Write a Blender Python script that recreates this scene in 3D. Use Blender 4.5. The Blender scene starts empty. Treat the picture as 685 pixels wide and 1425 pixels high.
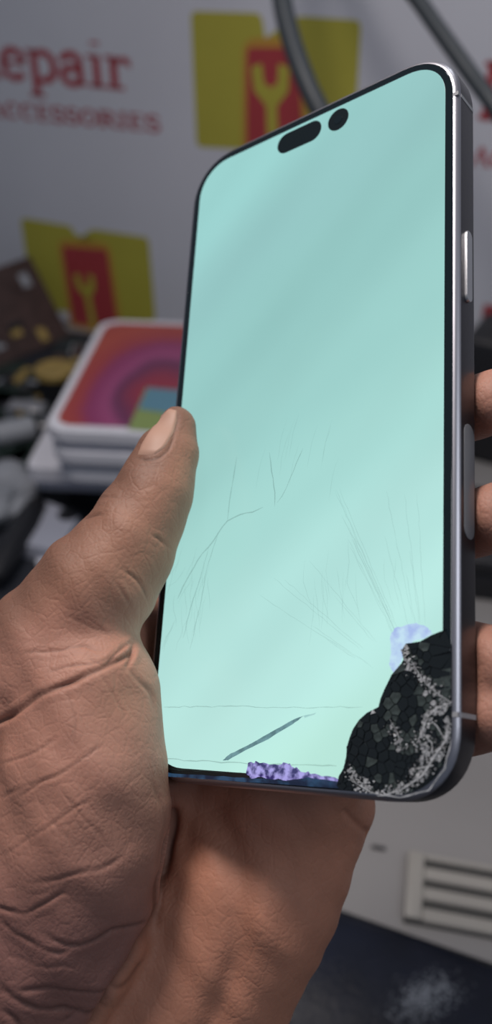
import bpy, bmesh, math, random
import numpy as np
from mathutils import Vector, Matrix, Euler
from mathutils.bvhtree import BVHTree

random.seed(7); rng = np.random.default_rng(7)
sc = bpy.context.scene
COL = sc.collection

# ------------------------------------------------------------------ camera
F = 1255.0                                    # focal length in pixels of a 685x1425 frame
CAM = Vector((0, 0, 1.15))
PITCH = 35.0
cd = bpy.data.cameras.new('camera'); cam = bpy.data.objects.new('camera', cd); COL.objects.link(cam)
cam.location = CAM; cam.rotation_euler = Euler((math.radians(90 - PITCH), 0, 0))
cd.sensor_fit = 'VERTICAL'; cd.sensor_height = 36.0; cd.lens = F / 1425 * 36
cd.clip_start = 0.01
cd.dof.use_dof = True; cd.dof.focus_distance = 0.190; cd.dof.aperture_fstop = 10
sc.camera = cam
CR = cam.rotation_euler.to_matrix()

# ------------------------------------------------------------------ world, lamps, exposure
sc.view_settings.view_transform = 'Standard'; sc.view_settings.look = 'None'
sc.view_settings.exposure = 0.0; sc.view_settings.gamma = 1.0
sc.view_settings.use_curve_mapping = False
w = bpy.data.worlds.new('world'); sc.world = w; w.use_nodes = True
bg = w.node_tree.nodes['Background']; bg.inputs[0].default_value = (0.62, 0.70, 0.86, 1); bg.inputs[1].default_value = 0.17

def area_lamp(name, loc, target, size, power, color):
    l = bpy.data.lights.new(name, 'AREA'); l.size = size; l.energy = power; l.color = color
    o = bpy.data.objects.new(name, l); COL.objects.link(o); o.location = loc
    o.rotation_euler = (Vector(target) - Vector(loc)).to_track_quat('-Z', 'Y').to_euler()
    return o
area_lamp('work_lamp', (-0.13, 0.29, 1.58), (0.0, 0.14, 1.0), 0.14, 3.1, (1.0, 0.91, 0.86))
area_lamp('added_rail_light', (0.14, 0.50, 1.50), (0.06, 0.22, .76), 0.08, 0.16, (0.95, 0.97, 1.0))  # added light without a real source, puts a sheen on the padded rail
area_lamp('room_light', (0.9, -0.6, 2.3), (0, 0.4, 1.0), 0.6, 4.0, (0.92, 0.95, 1.0))

# ------------------------------------------------------------------ geometry of the view
def ray(px, py):
    return CR @ Vector(((px - 342.5) / F, -(py - 712.5) / F, -1))
def at(px, py, depth):                         # a pixel and a depth (m) -> world point
    return CAM + ray(px, py) * depth
def on_plane(px, py, p0, n):
    d = ray(px, py); return CAM + d * ((Vector(p0) - CAM).dot(n) / d.dot(n))
UP = Vector((0, 0, 1))
def on_z(px, py, z): return on_plane(px, py, (0, 0, z), UP)

# ------------------------------------------------------------------ materials
def mat(name, color, rough=0.5, metal=0.0, bump=0.0, bscale=200.0, var=0.0, vscale=30.0, coat=0.0, spec=0.5):
    m = bpy.data.materials.new(name); m.use_nodes = True
    nt = m.node_tree; b = nt.nodes['Principled BSDF']
    b.inputs['Base Color'].default_value = (*color, 1); b.inputs['Roughness'].default_value = rough
    b.inputs['Metallic'].default_value = metal; b.inputs['Coat Weight'].default_value = coat
    b.inputs['Specular IOR Level'].default_value = spec
    tc = nt.nodes.new('ShaderNodeTexCoord')
    if var:
        n = nt.nodes.new('ShaderNodeTexNoise'); n.inputs['Scale'].default_value = vscale; n.inputs['Detail'].default_value = 5
        nt.links.new(tc.outputs['Object'], n.inputs['Vector'])
        r = nt.nodes.new('ShaderNodeMapRange'); r.inputs[1].default_value = .3; r.inputs[2].default_value = .7
        r.inputs[3].default_value = 1 - var; r.inputs[4].default_value = 1 + var
        nt.links.new(n.outputs[0], r.inputs[0])
        v = nt.nodes.new('ShaderNodeVectorMath'); v.operation = 'SCALE'; v.inputs[0].default_value = color
        nt.links.new(r.outputs[0], v.inputs['Scale']); nt.links.new(v.outputs[0], b.inputs['Base Color'])
    if bump:
        n = nt.nodes.new('ShaderNodeTexNoise'); n.inputs['Scale'].default_value = bscale; n.inputs['Detail'].default_value = 4
        nt.links.new(tc.outputs['Object'], n.inputs['Vector'])
        bp = nt.nodes.new('ShaderNodeBump'); bp.inputs['Strength'].default_value = bump; bp.inputs['Distance'].default_value = 0.001
        nt.links.new(n.outputs[0], bp.inputs['Height']); nt.links.new(bp.outputs[0], b.inputs['Normal'])
    return m

M = {
 'wall': mat('painted_wall', (.42, .41, .42), .8, bump=.2, var=.05, vscale=4),
 'floor': mat('grey_floor', (.16, .15, .15), .6, var=.15, vscale=8),
 'desk': mat('grey_laminate', (.27, .262, .262), .45, bump=.05, var=.06, vscale=12),
 'edge': mat('dark_edge_band', (.03, .03, .035), .5),
 'mat': mat('navy_rubber', (.012, .015, .024), .7, bump=.3, bscale=900, var=.2),
 'banner': mat('white_vinyl', (.62, .64, .71), .42, var=.04, vscale=6),
 'yellow': mat('yellow_print', (.44, .41, .06), .45, var=.05, vscale=15),
 'olive': mat('orange_outline_print', (.50, .27, .05), .45),
 'redp': mat('red_print', (.40, .05, .06), .45, var=.06, vscale=15),
 'letter': mat('dark_red_print', (.40, .06, .075), .45),
 'cable': mat('charcoal_rubber', (.035, .045, .055), .5),
 'white': mat('white_card', (.66, .67, .74), .5, var=.03, vscale=20),
 'white2': mat('grey_card', (.36, .38, .46), .6),
 'grey': mat('grey_plastic', (.30, .32, .36), .5, var=.1, vscale=30),
 'dark': mat('black_plastic', (.012, .013, .017), .5),
 'board': mat('dark_green_board', (.02, .035, .03), .45, var=.4, vscale=90),
 'brown': mat('brown_board', (.055, .030, .028), .6, var=.3, vscale=60),
 'silver': mat('brushed_silver', (.55, .55, .57), .35, .8),
 'gold': mat('old_brass', (.42, .30, .10), .5, .3, var=.2, vscale=80),
 'cream': mat('cream_plastic', (.35, .335, .31), .5, var=.04),
 'slot': mat('slot_dark', (.075, .075, .073), .7),
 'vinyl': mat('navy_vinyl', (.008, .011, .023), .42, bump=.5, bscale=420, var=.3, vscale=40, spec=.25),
 'frame': mat('graphite_steel', (.075, .073, .083), .33, .9, bump=.02, bscale=900),
 'lip': mat('polished_steel', (.46, .46, .51), .36, 1.0),
 'button': mat('steel_button', (.62, .63, .66), .35, .8),
 'antenna': mat('antenna_plastic', (.17, .175, .19), .45),
 'band': mat('band_plastic', (.33, .34, .36), .45),
 'glass_black': mat('black_glass', (.006, .012, .016), .12, coat=.3),
 'pill': mat('cutout_black', (.004, .009, .012), .25),
 'powder': mat('crushed_glass', (.20, .23, .23), .7, var=.8, vscale=500),
 'shard': mat('dark_shard', (.008, .012, .014), .18, coat=.5),
 'shard_mid': mat('smoked_shard', (.045, .06, .058), .3, coat=.5, var=.5, vscale=700),
 'shard_light': mat('frosted_shard', (.42, .44, .46), .35, coat=.3, var=.5, vscale=900),
 'nail': mat('nail_plate', (.46, .27, .20), .55, coat=.0, var=.05, vscale=120),
}
def N(nt, typ, **kw):
    n = nt.nodes.new(typ)
    for k, v in kw.items(): setattr(n, k, v)
    return n

# ------------------------------------------------------------------ object helpers
def link(name, me, parent=None, m=None):
    o = bpy.data.objects.new(name, me); COL.objects.link(o)
    if parent is not None: o.parent = parent
    if m is not None: me.materials.append(m)
    return o
def tag(o, label, cat, group=None):
    o['label'] = label; o['category'] = cat
    if group: o['group'] = group
    return o
def thing(name, loc, rz, label, cat, group=None):
    o = bpy.data.objects.new(name, None); COL.objects.link(o); o.location = loc; o.rotation_euler = (0, 0, rz)
    o.empty_display_size = .02
    return tag(o, label, cat, group)
def struct(o): o['kind'] = 'structure'; return o
def mesh(name, vs, fs, smooth=False):
    me = bpy.data.meshes.new(name); me.from_pydata([tuple(v) for v in vs], [], fs); me.update()
    if smooth:
        me.polygons.foreach_set('use_smooth', [True] * len(me.polygons))
    return me
def bm_mesh(name, bm, smooth_angle=None):
    me = bpy.data.meshes.new(name); bm.normal_update(); bm.to_mesh(me); bm.free()
    if smooth_angle is not None:
        me.polygons.foreach_set('use_smooth', [True] * len(me.polygons))
        me.set_sharp_from_angle(angle=math.radians(smooth_angle))
    return me
def box_bm(x0, x1, y0, y1, z0, z1, bevel=0, seg=2, bm=None):
    b = bmesh.new()
    bmesh.ops.create_cube(b, size=1, matrix=Matrix.Translation(((x0+x1)/2, (y0+y1)/2, (z0+z1)/2)) @ Matrix.Diagonal((x1-x0, y1-y0, z1-z0, 1)))
    if bevel: bmesh.ops.bevel(b, geom=b.edges[:], offset=bevel, segments=seg, affect='EDGES', profile=.5)
    if bm is None: return b
    me = bpy.data.meshes.new('t'); b.to_mesh(me); b.free(); bm.from_mesh(me); bpy.data.meshes.remove(me); return bm
def box(name, dims, m, parent=None, bevel=0, seg=2):
    return link(name, bm_mesh(name, box_bm(*dims, bevel=bevel, seg=seg), 40 if bevel else None), parent, m)
def rrect(w, h, r, n=8, p=2.0):                # rounded rectangle outline, ccw, centred
    pts = []
    for sx, sy, a0 in ((1, 1, 0), (-1, 1, 90), (-1, -1, 180), (1, -1, 270)):
        for i in range(n + 1):
            a = math.radians(a0 + 90 * i / n); c, s = math.cos(a), math.sin(a)
            x = math.copysign(abs(c) ** (2 / p), c); y = math.copysign(abs(s) ** (2 / p), s)
            pts.append((sx * (w / 2 - r) + r * x, sy * (h / 2 - r) + r * y))
    return pts
def loft(name, rings, m, parent=None, cap0=True, cap1=True, angle=35):   # rings: equal-length loops of 3D points
    vs = [p for r in rings for p in r]; n = len(rings[0]); fs = []
    for k in range(len(rings) - 1):
        for i in range(n):
            j = (i + 1) % n
            fs.append((k*n+i, k*n+j, (k+1)*n+j, (k+1)*n+i))
    if cap0: fs.append(tuple(range(n - 1, -1, -1)))
    if cap1: fs.append(tuple((len(rings)-1)*n + i for i in range(n)))
    me = mesh(name, vs, fs, True); me.set_sharp_from_angle(angle=math.radians(angle))
    return link(name, me, parent, m)
def ring_at(pts, z): return [(x, y, z) for x, y in pts]
def tube(name, pts, rad, m, parent=None, n=12, closed_caps=True):
    pts = [Vector(p) for p in pts]; rings = []; up = Vector((0.3, 0.1, 1)).normalized()
    for i, p in enumerate(pts):
        t = (pts[min(i+1, len(pts)-1)] - pts[max(i-1, 0)]).normalized()
        a = t.cross(up)
        if a.length < 1e-3: a = t.cross(Vector((1, 0, 0)))
        a.normalize(); b = t.cross(a)
        r = rad[i] if isinstance(rad, (list, tuple)) else rad
        rings.append([p + (a * math.cos(2*math.pi*k/n) + b * math.sin(2*math.pi*k/n)) * r for k in range(n)])
    return loft(name, rings, m, parent, closed_caps, closed_caps, 60)
def spline(pts, k=8):
    pts = [Vector(p) for p in pts]; out = []
    for i in range(len(pts) - 1):
        p0 = pts[max(i-1, 0)]; p1 = pts[i]; p2 = pts[i+1]; p3 = pts[min(i+2, len(pts)-1)]
        for j in range(k):
            t = j / k
            out.append(.5 * ((2*p1) + (p2-p0)*t + (2*p0-5*p1+4*p2-p3)*t*t + (3*p1-p0-3*p2+p3)*t**3))
    out.append(pts[-1]); return out

# ------------------------------------------------------------------ room: floor, wall, desk
DZ = 0.75
wdir = Vector((0.88, -0.476, 0)).normalized()            # along the wall, to the right
wn = Vector((-wdir.y, wdir.x, 0)) * -1                   # towards the room
if wn.y > 0: wn = -wn
W0 = on_z(150, 464, DZ)                                   # a point at the foot of the wall, on the desk
MW = Matrix((( wdir.x, 0, wn.x, W0.x), (wdir.y, 0, wn.y, W0.y), (0, 1, 0, DZ), (0, 0, 0, 1)))  # local x along, y up, z out
MWrot = Matrix.Rotation(math.atan2(wdir.y, wdir.x), 4, 'Z')
def placed(o, mtx): o.matrix_world = mtx; return o
WB = Matrix.Translation((W0.x, W0.y, 0)) @ MWrot          # local x along wall, y into wall, z up

struct(box('floor', (-2.5, 2.5, -2.0, 2.6, -.05, 0), M['floor']))
struct(placed(box('wall_back', (-2.2, 2.0, .004, .12, 0, 2.6), M['wall']), WB))

desk = thing('desk', (W0.x, W0.y, 0), MWrot.to_euler().z, 'light grey laminate desk top running up to the printed banner', 'desk')
e0 = on_z(470, 1265, DZ); e1 = on_z(685, 1340, DZ)
WBi = WB.inverted(); l0 = WBi @ e0; l1 = WBi @ e1
yf = lambda x: l0.y + (l1.y - l0.y) * (x - l0.x) / (l1.x - l0.x)
XL, XR = -0.95, 0.95
top = [(XL, yf(XL)), (XR, yf(XR)), (XR, 0.0), (XL, 0.0)]
loft('desk_top', [ring_at(top, DZ - .025), ring_at(top, DZ)], M['desk'], desk)
for x, y in ((XL + .05, yf(XL) + .06), (XR - .05, yf(XR) + .06), (XL + .05, -.06), (XR - .05, -.06)):
    box('leg', (x - .025, x + .025, y - .025, y + .025, 0, DZ - .025), M['edge'], desk, .003)

# ------------------------------------------------------------------ banner on the wall
banner = thing('wall_banner', (W0.x, W0.y, DZ), MWrot.to_euler().z, 'white vinyl shop banner with red lettering and yellow and red wrench logos', 'banner')
box('vinyl_sheet', (-1.0, 0.85, -.0015, .002, 0.004, 1.15), M['banner'], banner)
for x in (-.98, -.35, .25, .82): box('hem_strip', (x-.02, x+.02, -.0035, -.0016, 1.12, 1.15), M['silver'], banner)
BI = (Matrix.Translation((W0.x, W0.y, DZ)) @ MWrot).inverted()
def bp(px, py):
    q = BI @ on_plane(px, py, W0, wn); return Vector((q.x, q.z))
def smooth_poly(pts, r=.006, n=4):             # rounds the corners of a polygon
    out = []; k = len(pts)
    for i in range(k):
        p = Vector(pts[i]); a = Vector(pts[i-1]) - p; b = Vector(pts[(i+1) % k]) - p
        rr = min(r, a.length * .45, b.length * .45); A = p + a.normalized() * rr; B = p + b.normalized() * rr
        for j in range(n + 1):
            t = j / n; out.append((1-t)**2 * A + 2*t*(1-t) * p + t*t * B)
    return out
def print_poly(name, pts, layer, m, parent, r=.006):
    pts = smooth_poly(pts, r) if r else [Vector(p) for p in pts]
    ar = sum(pts[i-1].x*pts[i].y - pts[i].x*pts[i-1].y for i in range(len(pts)))
    if ar < 0: pts = pts[::-1]
    y1 = -.0015 - .0002 * layer; y0 = y1 + .0002
    return loft(name, [[(p.x, y0, p.y) for p in pts], [(p.x, y1, p.y) for p in pts]], m, parent, False, True)
def wrench_poly(c, s, up=Vector((0, 1))):       # open-ended wrench outline, head up
    p = [(-.14,-1),(-.13,.15),(-.42,.45),(-.46,.92),(-.20,1.0),(-.17,.62),(.0,.50),(.17,.62),(.20,1.0),(.46,.92),(.42,.45),(.13,.15),(.14,-1)]
    rt = Vector((up.y, -up.x)); return [c + rt * (x*s) + up * (y*s) for x, y in p]
def logo(label_pts):
    L, R, Q, wc, ws, wup = label_pts
    print_poly('yellow_panel', [bp(*p) for p in L], 1, M['yellow'], banner)
    print_poly('yellow_panel', [bp(*p) for p in R], 1, M['yellow'], banner)
    q = [bp(*p) for p in Q]; c = sum(q, Vector((0, 0))) / 4
    print_poly('orange_outline', [c + (p - c) * 1.17 for p in q], 2, M['olive'], banner, .012)
    print_poly('red_panel', q, 3, M['redp'], banner, .004)
    print_poly('wrench_mark', wrench_poly(bp(*wc), ws, Vector(wup).normalized()), 4, M['yellow'], banner, .002)
logo(([(30,302),(100,314),(106,326),(128,330),(146,450),(92,432),(48,432)], [(110,335),(128,318),(208,330),(218,445),(140,455)],
      [(88,342),(150,347),(166,455),(104,450)], (125,417), .029, (-.12, 1)))
logo(([(267,15),(365,18),(372,60),(358,208),(275,204)], [(360,60),(415,22),(504,28),(497,150),(480,215),(380,215)],
      [(346,66),(416,66),(424,215),(345,215)], (380,157), .038, (-.06, 1)))
# the same logo repeats on the sheet, hidden behind the hand and past the frame
logo(([(700,330),(768,352),(762,470),(696,450)], [(775,352),(850,375),(845,495),(770,478)],
      [(735,370),(805,390),(800,500),(733,480)], (768,450), .034, (0, 1)))

def arc(cx, cy, rx, ry, a0, a1, n=12):
    return [(cx + rx * math.cos(math.radians(a0 + (a1-a0)*i/n)), cy + ry * math.sin(math.radians(a0 + (a1-a0)*i/n))) for i in range(n + 1)]
S, T = .165, .085                                # thick and thin strokes, unit = capital height
def serif(x, y, w=.16): return ([(x - w, y), (x + w, y)], T)
GL = {
 'R': (.86, [([(.2,0),(.2,1)], .2), serif(.2,.03), serif(.2,.97), (arc(.38,.74,.26,.23,90,-90), S), ([(.2,.97),(.4,.97)], T), ([(.2,.51),(.42,.51)], T), ([(.45,.5),(.72,.04)], .19), serif(.74,.03,.12)]),
 'e': (.62, [(arc(.3,.35,.24,.32,20,320), S), ([(.08,.38),(.52,.38)], T+.01), ([(.52,.38),(.53,.46)], .1)]),
 'p': (.70, [([(.16,-.3),(.16,.68)], .17), serif(.16,-.3), serif(.1,.67,.1), (arc(.36,.35,.24,.31,110,-110), S), ]),
 'a': (.64, [(arc(.28,.46,.19,.21,160,20), S), ([(.46,.5),(.46,.08)], .16), (arc(.28,.2,.2,.18,60,320), S), ([(.46,.04),(.6,.04)], .07)]),
 'i': (.38, [([(.18,.02),(.18,.66)], .17), serif(.18,.03,.16), serif(.1,.66,.1), ([(.18,.93),(.18,.94)], .2)]),
 'r': (.52, [([(.16,.02),(.16,.66)], .17), serif(.18,.03,.17), serif(.08,.66,.09), (arc(.36,.42,.18,.23,150,50), .11), ([(.44,.54),(.45,.56)], .17)]),
 'A': (.80, [([(.1,.03),(.4,.97)], T+.02), ([(.4,.97),(.68,.03)], .17), ([(.2,.35),(.6,.35)], T), serif(.1,.03,.12), serif(.68,.03,.14)]),
 'C': (.74, [(arc(.38,.5,.28,.46,50,310,16), S), ([(.62,.62),(.62,.95)], T)]),
 'E': (.72, [([(.2,0),(.2,1)], .18), ([(.06,.97),(.62,.97),(.63,.75)], T+.015), ([(.06,.03),(.64,.03),(.66,.27)], T+.015), ([(.2,.52),(.48,.52)], T), ([(.48,.4),(.48,.64)], T)]),
 'S': (.62, [(arc(.3,.73,.2,.22,30,270,12) + arc(.3,.27,.22,.24,90,-150,12), S), ([(.5,.74),(.5,.95)], T), ([(.08,.26),(.08,.05)], T)]),
 'O': (.80, [(arc(.4,.5,.3,.46,0,360,20), S)]),
 'I': (.42, [([(.2,0),(.2,1)], .18), serif(.2,.03), serif(.2,.97)]),
}
def stroke_mesh(name, strokes, org, ex, ey, parent, layer=1):
    """strokes in glyph units; org, ex, ey place them on the banner plane; one flat mesh."""
    y = -.0015 - .0002 * layer; vs = []; fs = []
    def P(p): q = org + ex * p[0] + ey * p[1]; return (q.x, y, q.y)
    for pl, wd in strokes:
        L = []; Rr = []
        for i, p in enumerate(pl):
            a = Vector(pl[max(i-1, 0)]); b = Vector(pl[min(i+1, len(pl)-1)]); t = (b - a)
            t = t.normalized() if t.length > 1e-6 else Vector((0, 1)); nrm = Vector((-t.y, t.x)) * (wd / 2); p = Vector(p)
            if i == 0: p = p - t * wd * .15
            if i == len(pl) - 1: p = p + t * wd * .15
            L.append(p + nrm); Rr.append(p - nrm)
        b0 = len(vs); n = len(pl); vs += [P(q) for q in L] + [P(q) for q in Rr]
        for i in range(n - 1): fs.append((b0+i, b0+n+i, b0+n+i+1, b0+i+1))
    return link(name, mesh(name, vs, fs), parent, M['letter'])
def text(s, p0, p1, height, parent, space=1.0):
    A, B = bp(*p0), bp(*p1); tot = sum(GL[c][0] for c in s); d = (B - A); ex = d / tot
    ey = Vector((-d.y, d.x)).normalized() * height; x = 0
    for c in s:
        stroke_mesh('letter', GL[c][1], A + ex * x, ex, ey, parent); x += GL[c][0]
hR = (bp(130, 53) - bp(130, 118)).length
text('Repair', (-44, 104), (186, 126), hR, banner)
hA = (bp(110, 150) - bp(110, 172)).length
text('ACCESSORIES', (-14, 161), (226, 184), hA, banner)
text('Repair', (664, 164), (915, 190), hR, banner)
text('ACCESSORIES', (655, 229), (940, 262), hA, banner)
stroke_mesh('letter', [([(0, 0), (.4, 0)], .4)], bp(676, 432), Vector((.03, 0)), Vector((0, .03)), banner)

# ------------------------------------------------------------------ cables hanging in front of the banner
c1 = spline([at(380, -420, .56), at(378, -150, .56), at(390, -20, .55), at(404, 50, .545), at(428, 118, .54), at(462, 190, .54), at(500, 300, .55), at(520, 460, .57)] + [on_z(540, 680, DZ + .016), on_z(580, 730, DZ+.0075), on_z(620, 770, DZ+.0075)], 8)
tag(tube('cable', c1, .0062, M['cable'], n=14), 'thick charcoal cable hanging left, in front of the upper wrench logo', 'cable', 'cables in front of the banner')
c2 = spline([at(330, -420, .60), at(470, -130, .57), at(566, -20, .55), at(610, 40, .54), at(655, 103, .53), at(700, 165, .52), at(780, 290, .52), at(960, 440, .54)] + [on_z(1060, 680, DZ + .020), on_z(1100, 740, DZ + .0075), on_z(1140, 800, DZ+.0075)], 8)
tag(tube('cable', c2, .0050, M['cable'], n=14), 'charcoal cable slanting down to the right behind the phone top corner', 'cable', 'cables in front of the banner')

# ------------------------------------------------------------------ stack of flat boxes
A0 = on_z(58, 598, DZ + .10); A1 = on_z(142, 444, DZ + .10)
bd = A1 - A0; bd.z = 0; depth = bd.length; bang = math.atan2(bd.y, bd.x) - math.pi / 2
bx = Vector((math.cos(bang), math.sin(bang), 0)); by = bd.normalized()
BWID = .150
def pbox(org, wid, dep, h, label, rr=.016, group='white flat boxes stacked left of the phone'):
    """box with origin at the middle of its foot: body and lid"""
    c = org + bx * wid / 2 + by * dep / 2
    t = thing('flat_box', (c.x, c.y, org.z), bang, label, 'box', group)
    o3 = rrect(wid - .005, dep - .005, rr, 7); o = rrect(wid - .007, dep - .007, rr, 7); o2 = rrect(wid - .009, dep - .009, rr, 7)
    loft('base', [ring_at(o2, 0), ring_at(o, .001), ring_at(o, h * .46)], M['white2'], t)
    q = rrect(wid, dep, rr, 7); q2 = rrect(wid - .0016, dep - .0016, rr - .0008, 7)
    loft('lid', [ring_at(o3, h * .44), ring_at(q, h * .46), ring_at(q, h - .0009), ring_at(q2, h)], M['white'], t)
    return t
print('box depth', depth, 'angle', math.degrees(bang))
G = None
h1 = .0165
zt = DZ + .10
f3 = on_z(34, 650, zt - 3*h1)
low = pbox(Vector((f3.x, f3.y, zt - 3*h1 - .022)), .165, depth * .98, .022, 'larger white box at the bottom of the stack, jutting out left', .008)
pbox(Vector((A0.x, A0.y, zt - 3*h1)) + bx*.004 + by*.003, BWID - .006, depth * .98, h1, 'white rounded flat box lying third from the top of the stack')
pbox(Vector((A0.x, A0.y, zt - 2*h1)) + bx*.002 - by*.0, BWID, depth * .98, h1, 'white rounded flat box directly under the picture-lid box')
topb = pbox(Vector((A0.x, A0.y, zt - h1)), BWID, depth, h1, 'white rounded box topping the stack with a red and purple picture lid')
mp = bpy.data.materials.new('swirl_print'); mp.use_nodes = True; nt = mp.node_tree; pb = nt.nodes['Principled BSDF']; pb.inputs['Roughness'].default_value = .3
tc = N(nt, 'ShaderNodeTexCoord'); mpn = N(nt, 'ShaderNodeMapping'); mpn.inputs['Location'].default_value = (-.006, .012, 0); mpn.inputs['Scale'].default_value = (1, .62, 1)
nt.links.new(tc.outputs['Object'], mpn.inputs[0])
nz = N(nt, 'ShaderNodeTexNoise'); nz.inputs['Scale'].default_value = 14; nt.links.new(tc.outputs['Object'], nz.inputs['Vector'])
ad = N(nt, 'ShaderNodeVectorMath', operation='MULTIPLY_ADD'); nt.links.new(nz.outputs['Color'], ad.inputs[0]); ad.inputs[1].default_value = (.018,)*3; nt.links.new(mpn.outputs[0], ad.inputs[2])
ln = N(nt, 'ShaderNodeVectorMath', operation='LENGTH'); nt.links.new(ad.outputs[0], ln.inputs[0])
rg = N(nt, 'ShaderNodeMapRange'); rg.inputs[1].default_value = 0; rg.inputs[2].default_value = .1; nt.links.new(ln.outputs['Value'], rg.inputs[0])
cr = N(nt, 'ShaderNodeValToRGB'); e = cr.color_ramp.elements
e[0].position = 0; e[0].color = (.28, .035, .05, 1); e[1].position = 1; e[1].color = (.34, .05, .035, 1)
for p, c in ((.28, (.26, .03, .06, 1)), (.40, (.13, .03, .09, 1)), (.46, (.30, .06, .17, 1)), (.56, (.24, .035, .12, 1)), (.64, (.32, .045, .05, 1)), (.8, (.38, .065, .04, 1))):
    x = e.new(p); x.color = c
nt.links.new(rg.outputs[0], cr.inputs[0]); nt.links.new(cr.outputs[0], pb.inputs['Base Color'])
pw = rrect(BWID - .013, depth - .016, .012, 7)
loft('picture', [ring_at(pw, h1), ring_at(pw, h1 + .0003)], mp, topb)
TI = (Matrix.Translation(topb.location) @ Matrix.Rotation(bang, 4, 'Z')).inverted()
def tl(px, py): q = TI @ on_z(px, py, zt); return Vector((q.x, q.y))
for nm, cl, q, lz in (('green_patch', (.22, .30, .10), [(178,598),(204,540),(262,545),(258,605)], .0006), ('blue_patch', (.10, .24, .33), [(193,570),(206,541),(262,546),(260,580)], .0009)):
    m_ = mat(nm, cl, .3)
    pts = [tl(*p) for p in q]
    ar = sum(pts[i-1].x*pts[i].y - pts[i].x*pts[i-1].y for i in range(4))
    if ar < 0: pts = pts[::-1]
    loft(nm, [[(p.x, p.y, h1 + lz - .0003) for p in pts], [(p.x, p.y, h1 + lz) for p in pts]], m_, topb)
# riser below the stack
zl = zt - 3*h1 - .022
rz = Vector((f3.x, f3.y, DZ)) + bx * .022 + by * .02
c = rz + bx * .065 + by * .07
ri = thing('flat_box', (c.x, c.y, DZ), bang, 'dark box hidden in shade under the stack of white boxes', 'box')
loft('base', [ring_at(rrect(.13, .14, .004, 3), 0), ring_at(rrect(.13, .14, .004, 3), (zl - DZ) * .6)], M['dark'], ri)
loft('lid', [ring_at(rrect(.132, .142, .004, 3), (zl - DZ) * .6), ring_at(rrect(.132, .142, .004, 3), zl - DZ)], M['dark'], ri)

# white charger-like block with a dark round hole, standing before the stack
def pad_from_px(name, quad, z0, h, m, label, cat, bev=.0015):
    q = [on_z(*p, z0 + h) for p in quad]; c = sum(q, Vector()) / len(q); c.z = z0
    pts = [v - c for v in q]; ar = sum(pts[i-1].x*pts[i].y - pts[i].x*pts[i-1].y for i in range(len(pts)))
    if ar < 0: pts = pts[::-1]
    pts = smooth_poly([Vector((p.x, p.y)) for p in pts], .004, 4)
    t = thing(name, c, 0, label, cat)
    ins = [p * (1 - .02) for p in pts]
    loft('body', [ring_at(pts, 0), ring_at(pts, h - bev), ring_at(ins, h)], m, t)
    return t, c
wb, wc = pad_from_px('adapter_block', [(58,694),(18,754),(82,768),(112,716)], DZ + .0025, .012, M['white2'], 'grey-white block with a round dark socket below the box stack', 'adapter')
q = on_z(95, 716, DZ + .0145) - wc
loft('socket', [ring_at([(q.x + .008*math.cos(a*math.pi/8), q.y + .008*math.sin(a*math.pi/8)) for a in range(16)], .012),
                ring_at([(q.x + .008*math.cos(a*math.pi/8), q.y + .008*math.sin(a*math.pi/8)) for a in range(16)], .0126)], M['dark'], wb)

# ------------------------------------------------------------------ work mat and clutter on the left
mq = [on_z(*p, DZ) for p in ((-420, 404), (150, 470), (330, 700), (250, 980), (-700, 900))]
mc = sum(mq, Vector()) / len(mq)
mo = loft('work_mat', [[(p.x - mc.x, p.y - mc.y, 0) for p in mq][::-1], [(p.x - mc.x, p.y - mc.y, .0025) for p in mq][::-1]], M['mat'])
mo.location = (mc.x, mc.y, DZ)
tag(mo, 'dark navy rubber work mat under the clutter left of the phone', 'mat')
MZ = DZ + .0025
def scrap_board(px, py, w_, h_, rz, label, lean=0, m=None, z=MZ, seed=0, dist=None):
    r = random.Random(seed); p = on_z(px, py, z)
    t = thing('circuit_board', p, rz, label, 'circuit board', 'scrap circuit boards at the foot of the banner')
    if lean: t.rotation_euler = (lean, 0, rz); t.location.z += h_ / 2 * math.sin(lean) + .0005
    box('board', (-w_/2, w_/2, -h_/2, h_/2, 0, .0016), m or M['board'], t, .0004, 1)
    for k in range(9):
        x = r.uniform(-w_*.36, w_*.36); y = r.uniform(-h_*.38, h_*.38); a = r.uniform(.003, .009); b_ = r.uniform(.003, .008)
        box('chip', (x-a, x+a, y-b_, y+b_, .0016, .0016 + r.uniform(.001, .003)), r.choice([M['dark'], M['silver'], M['dark'], M['grey'], M['gold'], M['brown']]), t, .0003, 1)
    return t
scrap_board(40, 560, .09, .06, .5, 'dark green circuit board lying beside the white box stack', seed=2)
scrap_board(-20, 610, .10, .07, -.3, 'dark circuit board at the left frame edge under the silver part', seed=3)
scrap_board(85, 560, .06, .10, .3, 'narrow dark circuit board tucked against the left side of the boxes', seed=5)
scrap_board(14, 486, .12, .09, .9, 'brown and green circuit board leaning against the wall banner', lean=1.0, m=M['brown'], seed=4)
scrap_board(-60, 540, .13, .09, .2, 'dark circuit board lying at the foot of the leaning brown board', seed=8)
scrap_board(112, 506, .05, .035, -.2, 'small dark circuit board between banner and box stack', seed=9, lean=.5)
scrap_board(30, 530, .05, .05, 1.2, 'small square dark circuit board beside the olive yellow tin', seed=11, z=MZ + .004)
scrap_board(10, 660, .07, .05, .8, 'dark circuit board just above the crumpled bag at left', seed=12)
# grey metal plate on top of the leaning board
p = on_z(-6, 500, MZ)
t = thing('metal_plate', p + Vector((-.012, -.02, .006)), .9, 'pale grey metal plate leaning at the left edge below the banner', 'plate'); t.rotation_euler = (1.05, .1, .9)
box('plate', (-.035, .035, -.005, .072, 0, .002), M['grey'], t, .0006, 1)
for x in (-.025, .025): box('slot', (x-.003, x+.003, .01, .06, .002, .0024), M['dark'], t)
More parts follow.
